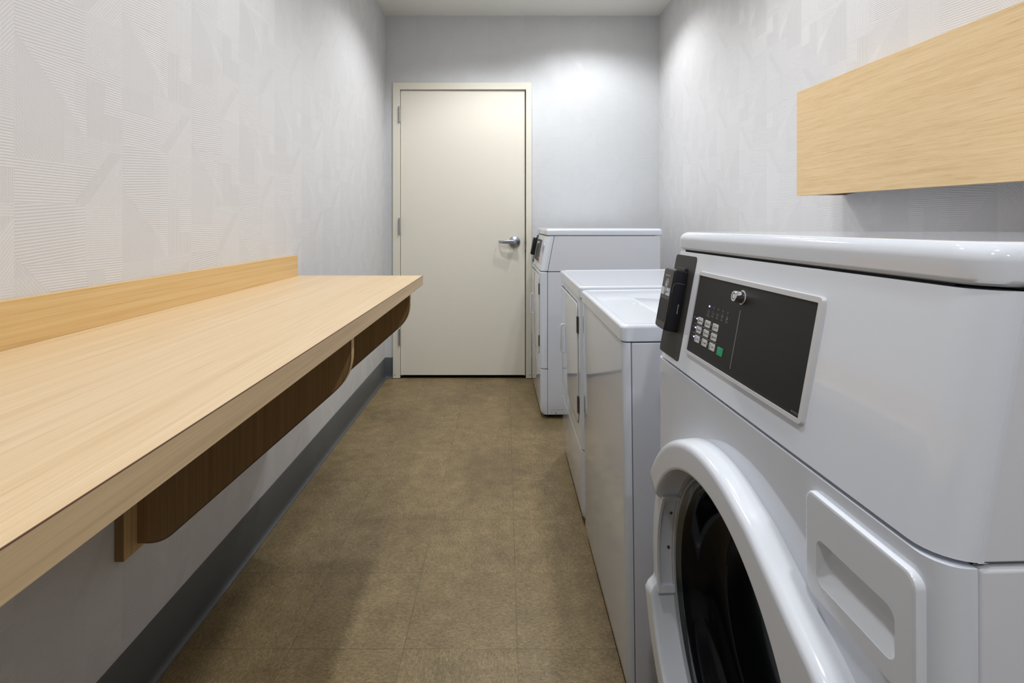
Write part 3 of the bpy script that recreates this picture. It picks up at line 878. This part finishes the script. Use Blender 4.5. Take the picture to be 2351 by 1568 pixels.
def dryer_front(root, W, zd0, zd1, zseam, zbody1, hinge_mat, hz=(.442, .750), grip=.57, bev=.005, r=.026, s1=.0295):
    "upper front panel with loading door, lower toe panel, hinges and grip"
    up = shell('front_panel', W, zseam+.0015, zbody1, M['enamel'], root, r=r, dback=s1, bevel=bev)
    lo = shell('toe_panel', W, .024, zseam-.0015, M['enamel'], root, r=r, dback=s1, bevel=bev, toe=.014)
    # inset line around the door and the door itself
    dp = empty('door'); dp.parent = root
    u0, u1 = .066, W-.035
    bm = bmesh.new(); P = lambda g, x: [(x, u, z) for u, z in rrect(u0+g, u1-g, zd0+g, zd1-g, .034, 8)]
    loft(bm, [P(-.0022, .004), P(-.0022, -.0006), P(-.0012, -.0010), P(.0002, -.0004)], True, True)
    mkobj('door_gap', bm, M['dark'], dp, smooth=False)
    bm = bmesh.new()
    loft(bm, [P(.0010, .002), P(.0010, -.0015), P(.0018, -.0030), P(.0040, -.0040), P(.008, -.0044)])
    mkobj('door_panel', bm, M['enamel'], dp, sharp=60)
    for z in hz:
        bm = bmesh.new()
        for q in range(3): tube(bm, (-.0030, u0-.004, z-.032+q*.0217), (-.0030, u0-.004, z-.032+q*.0217+.0205), .0040, n=12)
        add_box(bm, -.0015, .001, u0-.020, u0-.004, z-.032, z+.032)
        add_box(bm, -.0056, -.0040, u0-.004, u0+.010, z-.032, z+.032)
        h = mkobj('hinge', bm, hinge_mat, dp)
    bm = bmesh.new(); g0 = u0+(u1-u0)*grip+.16
    path = [(-.001, .658), (-.013, .654), (-.0165, .641), (-.0172, .590), (-.0165, .539), (-.013, .526), (-.001, .522)]
    rr = []
    for i, (x, z) in enumerate(path):
        a = Vector(path[max(0, i-1)]); b = Vector(path[min(len(path)-1, i+1)]); d = (b-a).normalized(); nr = Vector((d.y, -d.x))*.0035
        rr.append([(x+nr.x, g0-.010, z+nr.y), (x+nr.x, g0+.010, z+nr.y), (x-nr.x, g0+.010, z-nr.y), (x-nr.x, g0-.010, z-nr.y)])
    loft(bm, rr)
    mkobj('handle', bm, M['plastic'], dp, bevel=.0022, seg=3, ang=30)

# ---- far dryer with console
def far_dryer():
    W, D, zs, zl, zt, dl = .686, .715, .857, 1.0685, 1.1085, .040
    root = empty('coin_dryer', (.2070, 3.04, 0), (0, 0, math.radians(1.15)))
    tag(root, 'white dryer with slanted console, farthest machine beside the door', 'dryer', 'white laundry machines along the right wall')
    commercial_top(root, W, D, zs, zl, zt, dl, s1=.042)
    at, th = console_frame(root, zs, dl, zl)
    at2 = lambda u, z, lift=0: at(u, z, lift)
    # same console layout, a little lower than on the near washer
    off = zs-.8732
    atl = lambda u, z, lift=0: at(u, z+off, lift)
    control_panel(root, atl, washer=False)
    plate('side_strip', atl, .5695, .6741, .885, 1.075, -.001, .0012, M['strip'], root, .007, .0004)
    card_reader(root, atl, .596, .652, .9335, 1.0525, full=False)
    machine_core(root, W, D, .03, zs)
    upper_core(root, W, D, zs, zl, dl, .042)
    dryer_front(root, W, .362, .832, .289, zs-.0015, M['hinge'], s1=.042)
    bm = bmesh.new()
    side_box(bm, [(.0438, .024), (D-.012, .024), (D-.012, zs-.0018), (.0438, zs-.0018)], .0003, W-.0003)
    mkobj('side_panel', bm, M['enamel_side'], root, bevel=.0014, seg=2)
    bm = bmesh.new(); pts = rrect(.066, .170, .026, .052, .006, 4)
    loft(bm, [[(x, -.0006, z) for x, z in pts], [(x, .002, z) for x, z in pts]]); mkobj('access_plate', bm, M['enamel_side'], root, bevel=.0004)
    bm = bmesh.new()
    for q, (p, p2) in enumerate(zip(pts, pts[1:]+pts[:1])):
        pass
    for seg_ in ((.066, .0665, .028, .050), (.070, .150, .0518, .0526)):
        add_box(bm, seg_[0], seg_[1], -.0008, .001, seg_[2], seg_[3])
    mkobj('plate_outline', bm, M['strip'], root, smooth=False)
    bm = bmesh.new(); lathe(bm, [(.0035, -.001), (.0035, .0016), (0, .002)], (.091, 0, .034), (0, -1, 0), 12, False, False); mkobj('screw', bm, M['hinge'], root)
    foot_set(root, W, D)
far_dryer()

# ---- middle dryer with plain top
def mid_dryer():
    W, D = .672, .72
    root = empty('dryer', (.2905, 1.952, 0), (0, -math.radians(.55), 0))
    tag(root, 'white flat-topped dryer between the top-loading washer and the farthest dryer', 'dryer', 'white laundry machines along the right wall')
    machine_core(root, W, D, .03, .859)
    plain_lid(root, W, D, .8600, .9050, over=.004)
    dryer_front(root, W, .362, .832, .286, .8580, M['hinge'])
    bm = bmesh.new()
    side_box(bm, [(.0311, .024), (D-.012, .024), (D-.012, .8580), (.0311, .8580)], .0003, W-.0003)
    mkobj('side_panel', bm, M['enamel_side'], root, bevel=.0014, seg=2)
    foot_set(root, W, D)
mid_dryer()

# ---- top-loading washer
def top_loader():
    W, D = .657, .73
    root = empty('top_load_washer', (.2930, 1.250, 0), (0, -math.radians(.70), 0))
    tag(root, 'white top-loading washer with closed lid, second machine from the camera', 'washer', 'white laundry machines along the right wall')
    machine_core(root, W, D, .03, .856)
    tp = plain_lid(root, W, D, .8575, .8985, over=.0035)
    # lid opening line and the lid itself
    bm = bmesh.new(); pts = rrect(.124, .560, .125, .540, .012, 5)
    loft(bm, [[(x, y, .880) for x, y in pts], [(x, y, .95) for x, y in pts]])
    bake(tp); cut(tp, mkobj('cutter', bm, M['enamel'], root))
    for f in tp.data.polygons: f.use_smooth = True
    tp.data.set_sharp_from_angle(angle=math.radians(40))
    bm = bmesh.new()
    def lp(g, z):
        # outline with a V-shaped finger notch in the middle of the front edge
        return [(x, y, z) for x, y in rrect(.1275+g, .5565-g, .1285+g, .5365-g, .010, 5)]
    loft(bm, [lp(0, .8805), lp(0, .8968), lp(.0008, .8980), lp(.003, .8986)])
    lid = mkobj('lid', bm, M['enamel'], root, sharp=50)
    # finger notch scooped into the top in front of the lid
    bm = bmesh.new()
    n1 = [(.100, .300), (.1275, .283), (.1275, .347), (.108, .335)]
    n2 = [(.112, .306), (.1275, .297), (.1275, .335), (.115, .328)]
    loft(bm, [[(x, y, .8990) for x, y in [(.101, .330), (.1300, .292), (.1300, .372), (.106, .338)]],
              [(x, y, .8740) for x, y in [(.1060, .331), (.1300, .314), (.1300, .350), (.110, .337)]]][::-1])
    nc = mkobj('cutter', bm, M['dark'], root)
    cut(tp, nc)
    for f in tp.data.polygons: f.use_smooth = True
    tp.data.set_sharp_from_angle(angle=math.radians(40))
    weigh(tp)
    shell('front_panel', W, .018, .8555, M['enamel'], root, r=.015, dback=.0190, bevel=.005, toe=.006)
    bm = bmesh.new()
    side_box(bm, [(.0212, .018), (D-.012, .018), (D-.012, .8550), (.0212, .8550)], .0003, W-.0003)
    mkobj('side_panel', bm, M['enamel_side'], root, bevel=.0035, seg=3)
    foot_set(root, W, D)
top_loader()

# ------------------------------------------------------------------ ceiling lamps
places = ['nearest the door on the right', 'nearest the door on the left', 'over the top-loading washer', 'over the middle of the folding counter',
          'over the near washer', 'over the near end of the counter', 'added fill, unseen behind the camera on the right']
for (x, y, p), pl in zip(LIGHTS, places):
    r = tag(empty('ceiling_downlight', (x, y, CEIL)), 'round recessed downlight in the white ceiling, '+pl, 'ceiling light', 'recessed downlights')
    bm = bmesh.new(); lathe(bm, [(.085, 0), (.085, -.004), (.078, -.006), (.056, -.003), (.056, 0)], (0, 0, 0), (0, 0, 1), 40, False, False)
    mkobj('trim_ring', bm, M['plastic'], r)
    bm = bmesh.new(); lathe(bm, [(.055, -.0015), (0, -.0016)], (0, 0, 0), (0, 0, 1), 32, False, False)
    mkobj('lens', bm, M['led_lens'], r)
    ld = bpy.data.lights.new('downlight_lamp', 'SPOT'); ld.energy = p; ld.color = LCOL
    ld.spot_size = math.radians(142); ld.spot_blend = .55; ld.shadow_soft_size = .045
    lo = bpy.data.objects.new('downlight_lamp', ld); C.objects.link(lo); lo.parent = r; lo.location = (0, 0, -.02)
